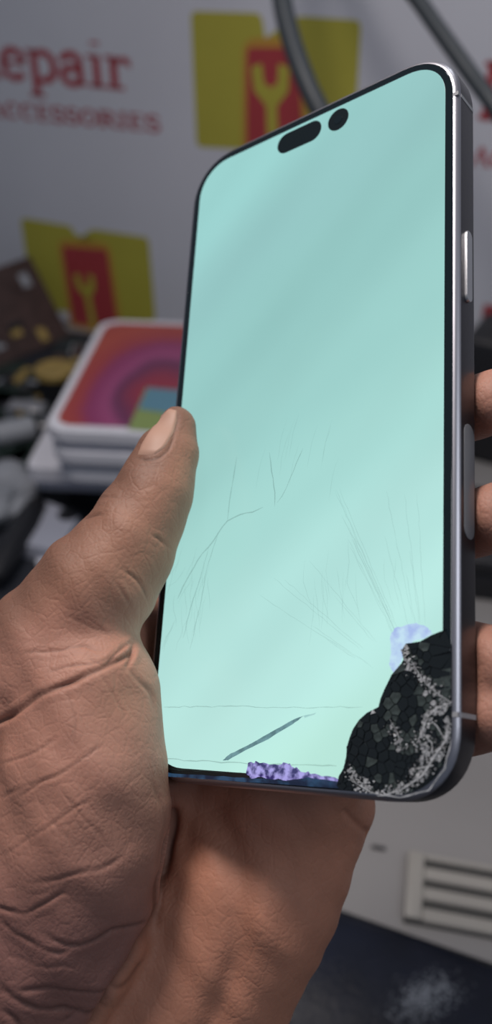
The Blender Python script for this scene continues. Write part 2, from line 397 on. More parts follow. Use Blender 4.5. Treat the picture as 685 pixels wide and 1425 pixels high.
# brass lid
def disc_rings(r, h, n=28, b=.0008):
    C = [(math.cos(2*math.pi*i/n), math.sin(2*math.pi*i/n)) for i in range(n)]
    R_ = lambda k, z: [(x*k, y*k, z) for x, y in C]
    return [R_(r, 0), R_(r, h-b), R_(r-b, h), R_(r*.8, h), R_(r*.78, h-.001)]
t = thing('round_tin', on_z(77, 520, MZ + .026) - Vector((0, 0, .026)), 0, 'round dark tin with olive yellow lid behind the left side of the stack', 'tin')
loft('body', disc_rings(.017, .026)[:3], M['dark'], t)
loft('lid', [[(x, y, z + .0262) for x, y, z in r] for r in disc_rings(.019, .006)], M['gold'], t)
# silver part, like a small motor
t = thing('silver_motor', on_z(22, 600, MZ + .012), .4, 'pale silver cylindrical motor lying at the left frame edge', 'motor')
for nm, x0, x1, r_, m_ in (('casing', -.018, .016, .011, 'grey'), ('collar', .016, .020, .0075, 'dark'), ('shaft', .020, .030, .002, 'silver')):
    loft(nm, [[(x, r_*k*math.cos(2*math.pi*i/20), r_*k*math.sin(2*math.pi*i/20)) for i in range(20)] for x, k in ((x0, .9), (x0+.001, 1), (x1-.001, 1), (x1, .9))], M[m_], t)
t = thing('metal_bracket', on_z(38, 572, MZ + .02), -.2, 'small light grey bracket on top of the boards left of the boxes', 'bracket')
box('foot_plate', (-.016, .016, -.008, .008, -.018, -.016), M['grey'], t, .0004, 1); box('upright', (-.016, -.014, -.008, .008, -.016, .004), M['grey'], t, .0004, 1)
box('upright', (.014, .016, -.008, .008, -.016, .004), M['grey'], t, .0004, 1); box('cross_bar', (-.016, .016, -.008, .008, .004, .006), M['silver'], t, .0004, 1)
# grey crumpled bag
bm = bmesh.new(); bmesh.ops.create_icosphere(bm, subdivisions=4, radius=1)
for v in bm.verts:
    k = 1 + .22*math.sin(5*v.co.x+3*v.co.y) * math.cos(4*v.co.z+2*v.co.y) + random.uniform(-.05, .05)
    v.co = Vector((v.co.x*.045*k, v.co.y*.030*k, max(-.3, v.co.z)*.022*k + .0066))
o = link('plastic_bag', bm_mesh('plastic_bag', bm, 30), None, M['grey']); o.location = on_z(-14, 712, MZ); o.rotation_euler = (0, 0, 1.0)
tag(o, 'crumpled blue-grey plastic bag at the left edge above the thumb', 'bag')
# black soldering-tool handle lying diagonally
a = on_z(54, 700, MZ + .012); b_ = on_z(-10, 806, MZ + .012)
o = tube('soldering_tool', [a + (b_-a)*k for k in (0, .04, .3, .6, .9, 1)], [.005, .008, .010, .0095, .009, .006], M['dark'])
tag(o, 'black tool handle lying diagonally between bag and white block', 'tool')
t, _ = pad_from_px('paper_scrap', [(54,770),(50,786),(64,789),(70,774)], MZ, .002, M['white'], 'tiny white paper scrap on the dark mat above the thumb', 'scrap', .0003)

# ------------------------------------------------------------------ things right of the phone
pya = next(y for y in range(480, 900, 4) if (on_z(690, y, DZ) - W0).dot(wn) > .036)
print('adapter row', pya)
t = thing('power_adapter', on_z(690, pya, DZ), MWrot.to_euler().z, 'tall black power adapter at the foot of the banner, right frame edge', 'adapter')
box('body', (-.034, .05, -.03, .03, 0, .108), M['dark'], t, .006, 3); box('prong', (.05, .062, -.012, -.008, .012, .016), M['silver'], t)
box('prong', (.05, .062, .008, .012, .012, .016), M['silver'], t)
t = thing('tool_case', on_z(705, 790, DZ), -.2, 'black tool case on the desk glimpsed between fingertips at right', 'case')
box('body', (-.05, .07, -.04, .05, 0, .022), M['dark'], t, .003, 3); box('lid', (-.051, .071, -.041, .051, .0225, .034), M['dark'], t, .003, 3); box('latch', (0, .02, -.044, -.041, .014, .028), M['silver'], t, .0005, 1)

# slotted tray lying on the desk, bottom right
TR = [on_z(*p, DZ + .0045) for p in ((572, 1184), (562, 1276))]
T0, T1 = TR; ty = (T0 - T1).normalized(); dep = (T0 - T1).length; tx = Vector((ty.y, -ty.x, 0))
ex = on_z(690, 1205, DZ + .0045) - T0; ex.z = 0; tx = ex.normalized()
org = Vector((T1.x, T1.y, DZ)); tang = math.atan2(tx.y, tx.x)
tr = thing('slotted_tray', org, tang, 'cream plastic tray with three long dark slots beside the phone corner', 'tray')
WT = .075
TM = (Matrix.Translation(org) @ Matrix.Rotation(tang, 4, 'Z')).inverted()
yy = lambda px, py: (TM @ on_z(px, py, DZ + .0045)).y
slots = [(yy(592, 1206), yy(592, 1195)), (yy(592, 1234), yy(592, 1223)), (yy(592, 1263), yy(592, 1251))]
ymin, ymax = 0, (TM @ T0).y
x0 = (TM @ on_z(590, 1225, DZ + .0045)).x
bm = bmesh.new(); ys = [ymin] + [v for s in reversed(slots) for v in s] + [ymax]
for i in range(0, len(ys), 2): box_bm(x0, WT - .006, ys[i], ys[i+1], .0015, .0045, .0006, 1, bm)
link('slat', bm_mesh('slat', bm), tr, M['cream'])['kind'] = 'stuff'
box('side_rail', (0, x0, ymin, ymax, .0015, .0055), M['cream'], tr, .001); box('side_rail', (WT - .006, WT, ymin, ymax, .0015, .0055), M['cream'], tr, .001)
box('tray_floor', (0, WT, ymin, ymax, 0, .0015), M['slot'], tr)
p = on_z(527, 1181, DZ)
o = box('screw', (-.0035, .0035, -.0008, .0008, 0, .0014), M['edge']); o.location = p; o.rotation_euler = (0, 0, -.2)
tag(o, 'tiny dark screw on the desk left of the slotted tray', 'screw')

# padded vinyl rail along the front of the desk
pr = thing('padded_rail', (W0.x, W0.y, 0), MWrot.to_euler().z, 'dark navy vinyl padded rail along the front of the desk', 'padding')
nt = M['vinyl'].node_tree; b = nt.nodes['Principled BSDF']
glint_spot = (Matrix.Translation((W0.x, W0.y, 0)) @ MWrot).inverted() @ on_z(592, 1392, DZ + .006)  # centre of a speckled highlight painted into the vinyl colour
tc = N(nt, 'ShaderNodeTexCoord'); mpv = N(nt, 'ShaderNodeMapping', vector_type='TEXTURE'); mpv.inputs['Location'].default_value = glint_spot
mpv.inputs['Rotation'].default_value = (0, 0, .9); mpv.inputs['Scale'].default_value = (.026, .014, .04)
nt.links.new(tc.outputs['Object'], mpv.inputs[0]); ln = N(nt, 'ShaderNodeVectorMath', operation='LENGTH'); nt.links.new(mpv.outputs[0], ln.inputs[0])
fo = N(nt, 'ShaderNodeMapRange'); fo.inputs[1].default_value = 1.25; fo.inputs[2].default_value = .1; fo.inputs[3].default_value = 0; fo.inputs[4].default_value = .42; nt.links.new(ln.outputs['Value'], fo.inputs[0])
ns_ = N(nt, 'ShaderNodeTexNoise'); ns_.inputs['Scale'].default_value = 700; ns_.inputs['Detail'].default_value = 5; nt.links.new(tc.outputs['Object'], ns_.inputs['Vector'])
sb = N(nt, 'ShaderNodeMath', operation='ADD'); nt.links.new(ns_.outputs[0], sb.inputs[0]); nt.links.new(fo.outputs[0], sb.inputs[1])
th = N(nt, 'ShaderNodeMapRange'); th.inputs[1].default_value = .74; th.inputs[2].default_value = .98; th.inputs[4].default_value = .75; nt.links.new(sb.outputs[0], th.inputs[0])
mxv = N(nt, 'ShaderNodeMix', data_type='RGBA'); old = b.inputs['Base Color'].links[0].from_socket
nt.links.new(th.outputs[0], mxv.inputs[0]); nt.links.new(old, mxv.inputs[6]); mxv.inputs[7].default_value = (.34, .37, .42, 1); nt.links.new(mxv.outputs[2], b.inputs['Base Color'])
n_ = 40; rings = []
prof = [(0.0, -.10), (0.0, -.004), (-.003, .004), (-.012, .0075), (-.040, .008), (-.062, .006), (-.072, .001), (-.079, -.010), (-.084, -.03), (-.086, -.07), (-.082, -.105), (-.06, -.115), (-.01, -.115)]
for i in range(n_ + 1):
    x = XL + (XR - XL) * i / n_
    wob = .0012 * math.sin(i * 1.9) + .0008 * math.sin(i * 3.3)
    rings.append([(x + .3*dy*0, yf(x) - .001 + dy, DZ + dz + (wob if dz > 0 else 0)) for dy, dz in prof])
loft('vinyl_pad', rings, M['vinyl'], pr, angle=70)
seam = [(r[6][0], r[6][1] - .0003, r[6][2] + .0008) for r in rings]
tube('piping', seam, .0013, M['vinyl'], pr, 8)

# ------------------------------------------------------------------ the phone
PR = np.array([[0.78006004, 0.06293739, -0.6225313], [0.11871662, 0.96196916, 0.24601159], [0.61433924, -0.26580862, 0.74292199]])
PT = np.array([11.3643688, 21.7692685, -200.266989])       # mm, camera frame
CRn = np.array(CR)
def phone_px(px, py):                                       # pixel -> point of the front plane (m)
    d = np.array([(px - 342.5) / F, -(py - 712.5) / F, -1]); n = PR[:, 2]; q = PR.T @ (d * (n @ PT) / (n @ d) - PT)
    return Vector((q[0] / 1000, q[1] / 1000))
PMX = Matrix.Identity(4)
Rw = CRn @ PR; Tw = CRn @ (PT / 1000) + np.array(CAM)
for i in range(3):
    for j in range(3): PMX[i][j] = Rw[i, j]
    PMX[i][3] = Tw[i]
phone = thing('smartphone', (0, 0, 0), 0, 'smartphone with glowing mint screen and shattered lower corner, held in the hand', 'phone')
phone.matrix_world = PMX
PW, PH, PD = .0776, .1607, .00785
def pr_(inset, z, r=.0140): return ring_at(rrect(PW - 2*inset, PH - 2*inset, r - inset, 12, 2.25), z)
# steel band: side wall, the front lip is a part of its own
loft('frame', [pr_(.0012, -PD), pr_(.0005, -PD + .0002), pr_(.0001, -PD + .0006), pr_(0, -PD + .001), pr_(0, -.0011)], M['frame'], phone, True, False)
loft('polished_lip', [pr_(0, -.0011), pr_(.0001, -.0008), pr_(.0008, -.0001), pr_(.0011, 0), pr_(.0013, .00003), pr_(.0013, -.001)], M['lip'], phone, False, False)
loft('back_glass', [pr_(.0016, -PD - .0008), pr_(.0012, -PD - .0005), pr_(.0010, -PD)], M['glass_black'], phone, True, False)
loft('front_glass', [pr_(.0013, -.0012), pr_(.0013, -.0001), pr_(.0015, .0001)], M['glass_black'], phone, True, True)

# lit display: emissive panel, with soft diagonal bands of light painted into its emission
md = bpy.data.materials.new('mint_display'); md.use_nodes = True; nt = md.node_tree; pb = nt.nodes['Principled BSDF']
pb.inputs['Base Color'].default_value = (.01, .02, .02, 1); pb.inputs['Roughness'].default_value = .22
tc = N(nt, 'ShaderNodeTexCoord'); sx = N(nt, 'ShaderNodeSeparateXYZ'); nt.links.new(tc.outputs['Object'], sx.inputs[0])
def math_(op, a, b=None, c=None):
    n = N(nt, 'ShaderNodeMath', operation=op)
    for i, v in enumerate((a, b, c)):
        if v is None: continue
        if isinstance(v, (int, float)): n.inputs[i].default_value = v
        else: nt.links.new(v, n.inputs[i])
    return n.outputs[0]
yn = math_('MULTIPLY_ADD', sx.outputs['Y'], 1/.156, .5)                      # 0 bottom .. 1 top
cr = N(nt, 'ShaderNodeValToRGB'); cr.color_ramp.interpolation = 'EASE'; e = cr.color_ramp.elements
def lin(c): return tuple(((v/255)/12.92 if v/255 < .04045 else ((v/255+.055)/1.055)**2.4) for v in c) + (1,)
e[0].position = 0; e[0].color = lin((190, 237, 224)); e[1].position = 1; e[1].color = lin((150, 203, 200))
for p, c in ((.10, (188, 234, 227)), (.24, (180, 227, 221)), (.38, (167, 217, 211)), (.52, (158, 209, 204)), (.70, (150, 201, 197)), (.86, (148, 197, 195))):
    x = e.new(p); x.color = lin(c)
# the fronts of brightness run up to the right: tilt the ramp coordinate
tl_ = math_('MULTIPLY_ADD', sx.outputs['X'], -3.2, yn)
nt.links.new(tl_, cr.inputs[0])
cm = N(nt, 'ShaderNodeCombineXYZ')
band = math_('MULTIPLY_ADD', sx.outputs['X'], -.95, sx.outputs['Y'])
nt.links.new(band, cm.inputs[0])
nz = N(nt, 'ShaderNodeTexNoise', noise_dimensions='3D'); nz.inputs['Scale'].default_value = 17; nz.inputs['Detail'].default_value = 2; nt.links.new(cm.outputs[0], nz.inputs['Vector'])
mr = N(nt, 'ShaderNodeMapRange'); mr.inputs[1].default_value = .3; mr.inputs[2].default_value = .7; mr.inputs[3].default_value = .84; mr.inputs[4].default_value = 1.10
nt.links.new(nz.outputs[0], mr.inputs[0])
nz2 = N(nt, 'ShaderNodeTexNoise'); nz2.inputs['Scale'].default_value = 22; nz2.inputs['Detail'].default_value = 3; nt.links.new(tc.outputs['Object'], nz2.inputs['Vector'])
mr2 = N(nt, 'ShaderNodeMapRange'); mr2.inputs[3].default_value = .95; mr2.inputs[4].default_value = 1.05; nt.links.new(nz2.outputs[0], mr2.inputs[0])
st = math_('MULTIPLY', mr.outputs[0], mr2.outputs[0])
nt.links.new(cr.outputs[0], pb.inputs['Emission Color']); nt.links.new(st, pb.inputs['Emission Strength'])
DI = .0031
dsp = rrect(PW - 2*DI, PH - 2*DI, .0096, 12, 2.15)
loft('display', [ring_at(dsp, .0001), ring_at(dsp, .00016)], md, phone, False, True)
ZD = .00016
def plate(name, pts, z, m, parent=phone, h=.00006):
    ar = sum(pts[i-1][0]*pts[i][1] - pts[i][0]*pts[i-1][1] for i in range(len(pts)))
    if ar < 0: pts = pts[::-1]
    return loft(name, [[(p[0], p[1], z) for p in pts], [(p[0], p[1], z + h) for p in pts]], m, parent, False, True)
off = phone_px(417, 191.5)
pl = plate('sensor_cutout', [(off.x + x, off.y + y) for x, y in rrect(.0132, .0056, .0028, 8)], ZD, M['pill'])
off = phone_px(471.5, 167)
plate('camera_cutout', [(off.x + .0029*math.cos(a*math.pi/14), off.y + .0029*math.sin(a*math.pi/14)) for a in range(28)], ZD, M['pill'])
plate('camera_lens', [(off.x + .0012*math.cos(a*math.pi/10), off.y + .0012*math.sin(a*math.pi/10)) for a in range(20)], ZD + .00007, M['glass_black'])

def side_y(py):                                            # phone-local y where pixel row py crosses the right edge
    d = np.array([(640 - 342.5) / F, -(py - 712.5) / F, -1]); best = None
    ys = np.linspace(-.081, .081, 3241); P_ = (PR @ np.stack([np.full_like(ys, 38.8), ys*1000, np.full_like(ys, -4)])).T + PT
    v = 712.5 - F * P_[:, 1] / -P_[:, 2]; return ys[np.argmin(abs(v - py))]
def side_slab(name, y0, y1, z0, z1, h, m):
    if y0 > y1: y0, y1 = y1, y0
    o = rrect(y1 - y0, z1 - z0, (z1 - z0) * .48, 5); cy, cz = (y0+y1)/2, (z0+z1)/2
    return loft(name, [[(PW/2 + x, cy + u*k, cz + v*k) for u, v in o] for x, k in ((-.0002, 1), (h*.7, 1), (h, .985))], m, phone)
side_slab('side_button', side_y(323), side_y(421), -.0052, -.0027, .00055, M['button'])
side_slab('antenna_window', side_y(590), side_y(750), -.0066, -.0023, .00012, M['antenna'])
def band_at(y, w_=.0009):
    for s in (1,):
        box('antenna_band', (PW/2 - .0003, PW/2 + .00005, y - w_/2, y + w_/2, -PD + .0008, -.0011), M['band'], phone)
    box('antenna_band', (PW/2 - .0014, PW/2 - .0001, y - w_/2, y + w_/2, -.0006, .00004), M['band'], phone)
    box('antenna_band', (-PW/2 - .00005, -PW/2 + .0003, y - w_/2, y + w_/2, -PD + .0008, -.0011), M['band'], phone)
band_at(side_y(997)); band_at(.0665)
# charging port and speaker holes in the bottom edge
for k in range(5):
    for s in (-1, 1):
        x = s * (.010 + .0026 * k)
        box('speaker_hole', (x - .0008, x + .0008, -PH/2 - .00004, -PH/2 + .0003, -.0048, -.0032), M['slot'], phone)
box('charging_port', (-.0042, .0042, -PH/2 - .00004, -PH/2 + .0003, -.0053, -.0027), M['slot'], phone)

# --- ink bleed, purple and lavender, around the damage
def film(name, c0, c1, alpha, scale, emit):
    m = bpy.data.materials.new(name); m.use_nodes = True; nt = m.node_tree; b = nt.nodes['Principled BSDF']
    tc = N(nt, 'ShaderNodeTexCoord'); n = N(nt, 'ShaderNodeTexNoise'); n.inputs['Scale'].default_value = scale; n.inputs['Detail'].default_value = 4
    nt.links.new(tc.outputs['Object'], n.inputs['Vector'])
    c = N(nt, 'ShaderNodeValToRGB'); c.color_ramp.elements[0].position = .40; c.color_ramp.elements[0].color = (*c0, 1)
    c.color_ramp.elements[1].position = .60; c.color_ramp.elements[1].color = (*c1, 1)
    nt.links.new(n.outputs[0], c.inputs[0])
    b.inputs['Base Color'].default_value = (.01, .01, .02, 1); b.inputs['Roughness'].default_value = .25
    nt.links.new(c.outputs[0], b.inputs['Emission Color']); b.inputs['Emission Strength'].default_value = emit
    b.inputs['Alpha'].default_value = alpha
    return m
lav = film('lavender_bleed', (.36, .42, .82), (.55, .72, .90), .8, 300, 1.0)
pur = film('purple_bleed', (.03, .02, .13), (.40, .36, .78), .97, 650, 1.0)
blu = film('dark_ink', (.005, .012, .03), (.02, .06, .12), .98, 300, 1.0)
def ppts(l, rough=0, k=4):
    l = [phone_px(*p) for p in l]; out = []
    for i in range(len(l)):
        a = l[i]; b = l[(i+1) % len(l)]
        for j in range(k):
            p = a + (b - a) * (j / k); out.append(p + Vector((random.uniform(-1, 1), random.uniform(-1, 1))) * rough)
    return out
plate('ink_bleed', ppts([(545,880),(556,872),(580,868),(597,874),(604,882),(575,893),(563,902),(560,920),(548,938),(543,925),(546,905)], .00025), ZD + .00001, lav)
plate('ink_bleed', ppts([(345,1063),(362,1060),(383,1063),(400,1062),(410,1067),(425,1074),(442,1078),(474,1084),(474,1092),(420,1088),(380,1084),(352,1083),(343,1076)], .0003), ZD + .00002, pur)
plate('ink_bleed', ppts([(226,1075),(300,1080),(352,1083),(400,1086),(430,1082),(476,1088),(478,1097),(300,1085),(226,1080)], .0001), ZD + .00004, blu)
plate('dark_gash', ppts([(311,1058),(322,1049),(345,1038),(375,1021),(412,1000),(424,996),(408,1008),(375,1028),(345,1043),(318,1058)], .00006), ZD + .00003, film('gash_ink', (.03, .09, .12), (.10, .22, .26), .85, 500, 1.0))
plate('dark_gash', ppts([(424,996),(441,992),(438,995),(425,999)], .00004), ZD + .00003, film('gash_faint', (.20, .40, .42), (.3, .5, .5), .6, 500, 1.0))

# --- fine cracks: hair-thin ribbons on the glass
mk = bpy.data.materials.new('crack_line'); mk.use_nodes = True
b = mk.node_tree.nodes['Principled BSDF']; b.inputs['Base Color'].default_value = (.05, .10, .10, 1); b.inputs['Roughness'].default_value = .4; b.inputs['Alpha'].default_value = .34
mk2 = mk.copy(); mk2.name = 'crack_line_faint'; mk2.node_tree.nodes['Principled BSDF'].inputs['Alpha'].default_value = .15
def z6(l): return [(230 + x/1.7125, 560 + y/1.7125) for x, y in l]
def ribbons(name, lines, m, z):
    vs, fs = [], []
    for l, wd in lines:
        pts = [phone_px(*p) for p in l]; fine = []
        for i in range(len(pts) - 1):
            seg = max(1, int((pts[i+1] - pts[i]).length / .0016))
            for j in range(seg):
                p = pts[i] + (pts[i+1] - pts[i]) * (j / seg)
                if 0 < j: p = p + Vector((random.uniform(-1, 1), random.uniform(-1, 1))) * .00016
                fine.append(p)
        fine.append(pts[-1]); n = len(fine); b0 = len(vs)
        for i, p in enumerate(fine):
            t = (fine[min(i+1, n-1)] - fine[max(i-1, 0)]).normalized(); nn = Vector((-t.y, t.x)) * wd * .0005 * (1 if 0 < i < n-1 else .25) * random.uniform(.6, 1.3)
            vs += [(p.x + nn.x, p.y + nn.y, z), (p.x - nn.x, p.y - nn.y, z)]
        for i in range(n - 1): fs.append((b0+2*i, b0+2*i+1, b0+2*i+3, b0+2*i+2))
    o = link(name, mesh(name, vs, fs), phone, m); o['kind'] = 'stuff'; return o
main = [(z6([(235,250),(210,262),(180,268),(150,283),(128,312),(105,345),(78,378),(52,425),(30,470)]), .24),
        (z6([(150,283),(152,262),(158,215),(165,175),(172,130)]), .2), (z6([(262,250),(263,215),(255,165),(250,120)]), .22),
        (z6([(268,240),(290,205),(300,180),(330,110)]), .16), (z6([(105,345),(85,420),(62,490),(45,560)]), .16), (z6([(128,312),(100,400),(88,470),(60,590)]), .14),
        ([(225,1056),(300,1060),(345,1063),(470,1066)], .20), ([(226,1070),(300,1074),(345,1076)], .16), ([(228,984),(330,983),(400,985),(505,984)], .14)]
faint = []
for k in range(26):                                      # tangle of faint cracks below the thumb
    x, y = random.uniform(20, 110), random.uniform(340, 560); a = random.uniform(1.6, 2.2)
    l = [(x, y)]
    for j in range(4): x += 20*math.cos(a)*random.uniform(.5, 1); y += 20*math.sin(a); a += random.uniform(-.35, .35); l.append((x, y))
    faint.append((z6(l), .14))
for k in range(22):                                      # cracks fanning from the broken corner
    a = math.radians(random.uniform(92, 150)); r0 = random.uniform(90, 130); r1 = r0 + random.uniform(40, 200)
    faint.append(([(600 + r*math.cos(a), 985 - r*math.sin(a)*1.1) for r in (r0, (r0+r1)/2, r1)], .12))
for k in range(14):
    x = random.uniform(420, 560); y = random.uniform(720, 830); faint.append(([(x, y), (x + random.uniform(-4, 6), y + 30), (x + random.uniform(-8, 16), y + 70)], .11))
for k in range(10):
    x = random.uniform(370, 480); y = random.uniform(560, 650); faint.append(([(x, y), (x - 8, y + 25), (x - 14, y + 60)], .10))
ribbons('crack_line', main, mk, ZD + .00006); ribbons('fine_crack', faint, mk2, ZD + .00005)

# --- the shattered corner: dead black area covered by broken glass splinters
DEAD = [(622,876),(602,884),(586,893),(566,896),(560,906),(563,918),(556,930),(545,942),(537,958),(531,972),(528,984),(512,992),(501,1002),(493,1014),(488,1026),(484,1040),(483,1056),(479,1070),(473,1080),(470,1093),
        (474,1099)]
out = [phone_px(*p) for p in DEAD]
edge = rrect(PW - .0024, PH - .0024, .0128, 12, 2.25)
edge = [Vector(p) for p in edge if p[0] > 0 and p[1] < 0]
edge = sorted(edge, key=lambda p: math.atan2(p.y + .066, p.x - .024))
ylow = out[-1]; yhigh = out[0]
edge = [p for p in edge if p.x > ylow.x + .001] 
poly = out + edge + [Vector((.0376, yhigh.y - .003)), Vector((.0362, yhigh.y))]
dead = plate('dead_area', [(p.x, p.y) for p in poly], ZD + .00007, M['shard'], h=.00008)
sc_ = bpy.data.objects.new('shattered_glass', None); COL.objects.link(sc_); sc_.parent = phone; sc_.empty_display_size = .01
def inside(p, poly):
    c = False; n = len(poly)
    for i in range(n):
        a, b = poly[i], poly[i-1]
        if (a.y > p.y) != (b.y > p.y) and p.x < (b.x-a.x)*(p.y-a.y)/(b.y-a.y+1e-12)+a.x: c = not c
    return c
def clip(pg, a, n):                                       # keep the side (p-a).n<=0
    o = []
    for i in range(len(pg)):
        p, q = pg[i-1], pg[i]; dp, dq = (p-a).dot(n), (q-a).dot(n)
        if (dp <= 0) != (dq <= 0): o.append(p + (q-p) * (dp/(dp-dq)))
        if dq <= 0: o.append(q)
    return o
imp = phone_px(612, 1040); c2_ = phone_px(575, 960)
arcs = [[phone_px(*p) for p in l] for l in (
    [(631,978),(612,985),(598,998),(590,1020),(583,1035)], [(628,1000),(624,1030),(606,1055),(590,1080),(560,1100),(528,1108)],
    [(500,1100),(540,1112),(580,1114),(612,1098),(632,1060)], [(486,1070),(500,1090),(520,1100)], [(565,905),(580,935),(600,955),(625,980)], [(548,1010),(556,1030),(562,1045)],
    [(600,1030),(596,1050),(575,1075)])]
def dseg(p, a, b): t = max(0, min(1, (p-a).dot(b-a)/max((b-a).length_squared, 1e-12))); return (p - a - (b-a)*t).length
def darc(p): return min(dseg(p, l[i], l[i+1]) for l in arcs for i in range(len(l)-1))
xs = [p.x for p in poly]; ysn = [p.y for p in poly]
seeds = []
SA = np.zeros((1400, 2)); ns = 0
for tries in range(16000):
    p = Vector((random.uniform(min(xs), max(xs)), random.uniform(min(ysn), max(ysn))))
    if not inside(p, poly): continue
    d = darc(p); rmin = .0004 + min(.0012, d * .4)
    if p.x > .0345 and p.y > -.062: rmin = .004            # the unbroken black strip by the frame
    if ns and np.hypot(SA[:ns, 0] - p.x, SA[:ns, 1] - p.y).min() < rmin: continue
    SA[ns] = p; ns += 1; seeds.append(p)
    if ns == 1400: break
print('shards', len(seeds))
def to_edge(s, p):
    if inside(p, poly): return p
    a, b = 0.0, 1.0
    for _ in range(9):
        m = (a + b) / 2
        if inside(s + (p - s) * m, poly): a = m
        else: b = m
    return s + (p - s) * a
sh = []
for s in seeds:
    near = [seeds[i] for i in np.argsort(np.hypot(SA[:ns, 0] - s.x, SA[:ns, 1] - s.y))[1:15]]
    pg = [s + Vector((x, y)) * .004 for x, y in ((-1,-1),(1,-1),(1,1),(-1,1))]
    for q in near: pg = clip(pg, (s+q)/2, (q-s).normalized())
    # keep inside the phone outline and the dead area
    pg = [to_edge(s, p) for p in pg]
    if len(pg) < 3: continue
    sh.append((s, pg, sum((p-s).length for p in pg)/len(pg)))
sh.sort(key=lambda t: -t[2])
small_v, small_f = {}, {}
for k, (s, pg, size) in enumerate(sh):
    d = darc(s); r = random.random()
    plight = .42 if d < .0006 else .16 if d < .0014 else .03
    up_zone = (s - c2_).length < .011
    m_ = 'shard_light' if r < plight else 'shard_mid' if r < plight + (.45 if up_zone else .12) else 'shard'
    if size > .0008 and m_ == 'shard_light': m_ = 'shard_mid'
    c = sum(pg, Vector((0, 0))) / len(pg); tx_, ty_ = random.uniform(-.09, .09), random.uniform(-.09, .09)
    z0 = ZD + .00016; zz = lambda p: z0 + .00016 + .00012*random.random() + (p.x-c.x)*tx_ + (p.y-c.y)*ty_
    ins = [c + (p - c) * max(.4, 1 - .00012/ max(size, .0002)) for p in pg]
    n = len(ins); vs = [(p.x - c.x, p.y - c.y, 0) for p in ins] + [(p.x - c.x, p.y - c.y, zz(p) - z0) for p in ins]
    fs = [(i, (i+1) % n, n + (i+1) % n, n + i) for i in range(n)] + [tuple(n + i for i in range(n))]
    if k < 290:
        o = link('glass_shard', mesh('glass_shard', vs, fs), sc_, M[m_]); o.location = (c.x, c.y, z0)
    else:
        V = small_v.setdefault(m_, []); Fc = small_f.setdefault(m_, []); b0 = len(V)
        V += [(x + c.x, y + c.y, z + z0) for x, y, z in vs]; Fc += [tuple(i + b0 for i in f) for f in fs]
for m_ in small_v:
    o = link('glass_splinter', mesh('glass_splinter', small_v[m_], small_f[m_]), sc_, M[m_]); o['kind'] = 'stuff'
def ridge(lines):
    k = len(lines); return ribbons('crack_ridge', lines, M['shard_light'], ZD + .00062)
o = ridge([([(631,978),(612,985),(598,998),(590,1020),(583,1035)], .30), ([(600,955),(615,968),(631,978)], .28), ([(628,1000),(624,1030),(606,1055),(590,1080),(560,1100),(528,1108)], .34),
           ([(575,920),(590,945),(605,962)], .2), ([(598,998),(612,1012),(622,1030)], .2), ([(590,1020),(604,1034),(606,1055)], .22), ([(545,1000),(556,1020),(562,1045)], .16), ([(490,1085),(520,1103),(560,1110),(600,1100),(622,1070),(631,1030)], .26)])
o.parent = sc_
# pale crack ridges and glass dust running through the corner
vs, fs = [], []
for l in arcs:
    for rep in range(9):
        for i in range(len(l) - 1):
            a, b = l[i], l[i+1]; seg = max(2, int((b-a).length / .0006))
            for j in range(seg):
                if random.random() < .25: continue
                p = a + (b-a) * ((j + random.random()) / seg) + Vector((random.gauss(0, 1), random.gauss(0, 1))) * .0006
                if not inside(p, poly): continue
                r = random.uniform(.00008, .00026); an = random.uniform(0, 6.28); b0 = len(vs); z = ZD + .0004 + random.random()*.0002
                for k in range(3): vs.append((p.x + r*math.cos(an + k*2.1)*1.5, p.y + r*math.sin(an + k*2.1), z + random.uniform(-.0001, .0001)))
                vs.append((p.x, p.y, z - r)); fs += [(b0, b0+1, b0+2), (b0, b0+3, b0+1), (b0+1, b0+3, b0+2), (b0+2, b0+3, b0)]
o = link('glass_dust', mesh('glass_dust', vs, fs), sc_, M['shard_light']); o['kind'] = 'stuff'

# ------------------------------------------------------------------ the hand (one continuous surface from a signed distance field)
def cp(px, py, d): return np.array([(px - 342.5) / F * d, -(py - 712.5) / F * d, -d])      # mm, camera frame
def chain(l): return [(cp(x, y, d), r) for x, y, d, r in l]
thumb = chain([(247,592,213,4.5),(233,636,210,7.5),(212,690,207,9.5),(180,755,204,11.2),(137,813,202,13.4),(88,878,203,14.2),(62,925,206,14.4)])
thenar = chain([(-30,1010,206,17),(20,975,205,15),(50,925,204,14.2),(119,966,198,16.2),(116,1072,195,18.6),(106,1160,196,20.3),(72,1268,200,22.6),(10,1385,206,25)])
def behind(l):                                               # pixel, distance in front of the glass plane (mm), radius (px)
    out = []
    for x, y, z, rp in l:
        d = np.array([(x - 342.5) / F, -(y - 712.5) / F, -1]); t = (PR[:, 2] @ PT + z) / (PR[:, 2] @ d); out.append((d * t, rp * t / F))
    return out
hypo = behind([(430,1108,-37,92)]) + chain([(352,1238,215,21.5),(240,1400,221,26)])
hypo2 = chain([(272,1175,220,11),(268,1270,217,16),(220,1400,220,24)])
palm = [chain([(120,980,216,15)]) + behind([(300,1080,-27,85),(400,1080,-26,88)]), chain([(80,920,214,14)]) + behind([(250,890,-25,72),(340,1000,-28,80)]), chain([(300,1080,236,16),(200,1300,225,24)]),
        chain([(-15,990,215,14),(-20,1080,214,20),(20,1220,216,24),(60,1400,222,27)])]
arm = chain([(185,1400,222,29),(90,1560,232,30),(-60,1850,250,35),(-170,2050,262,38)])
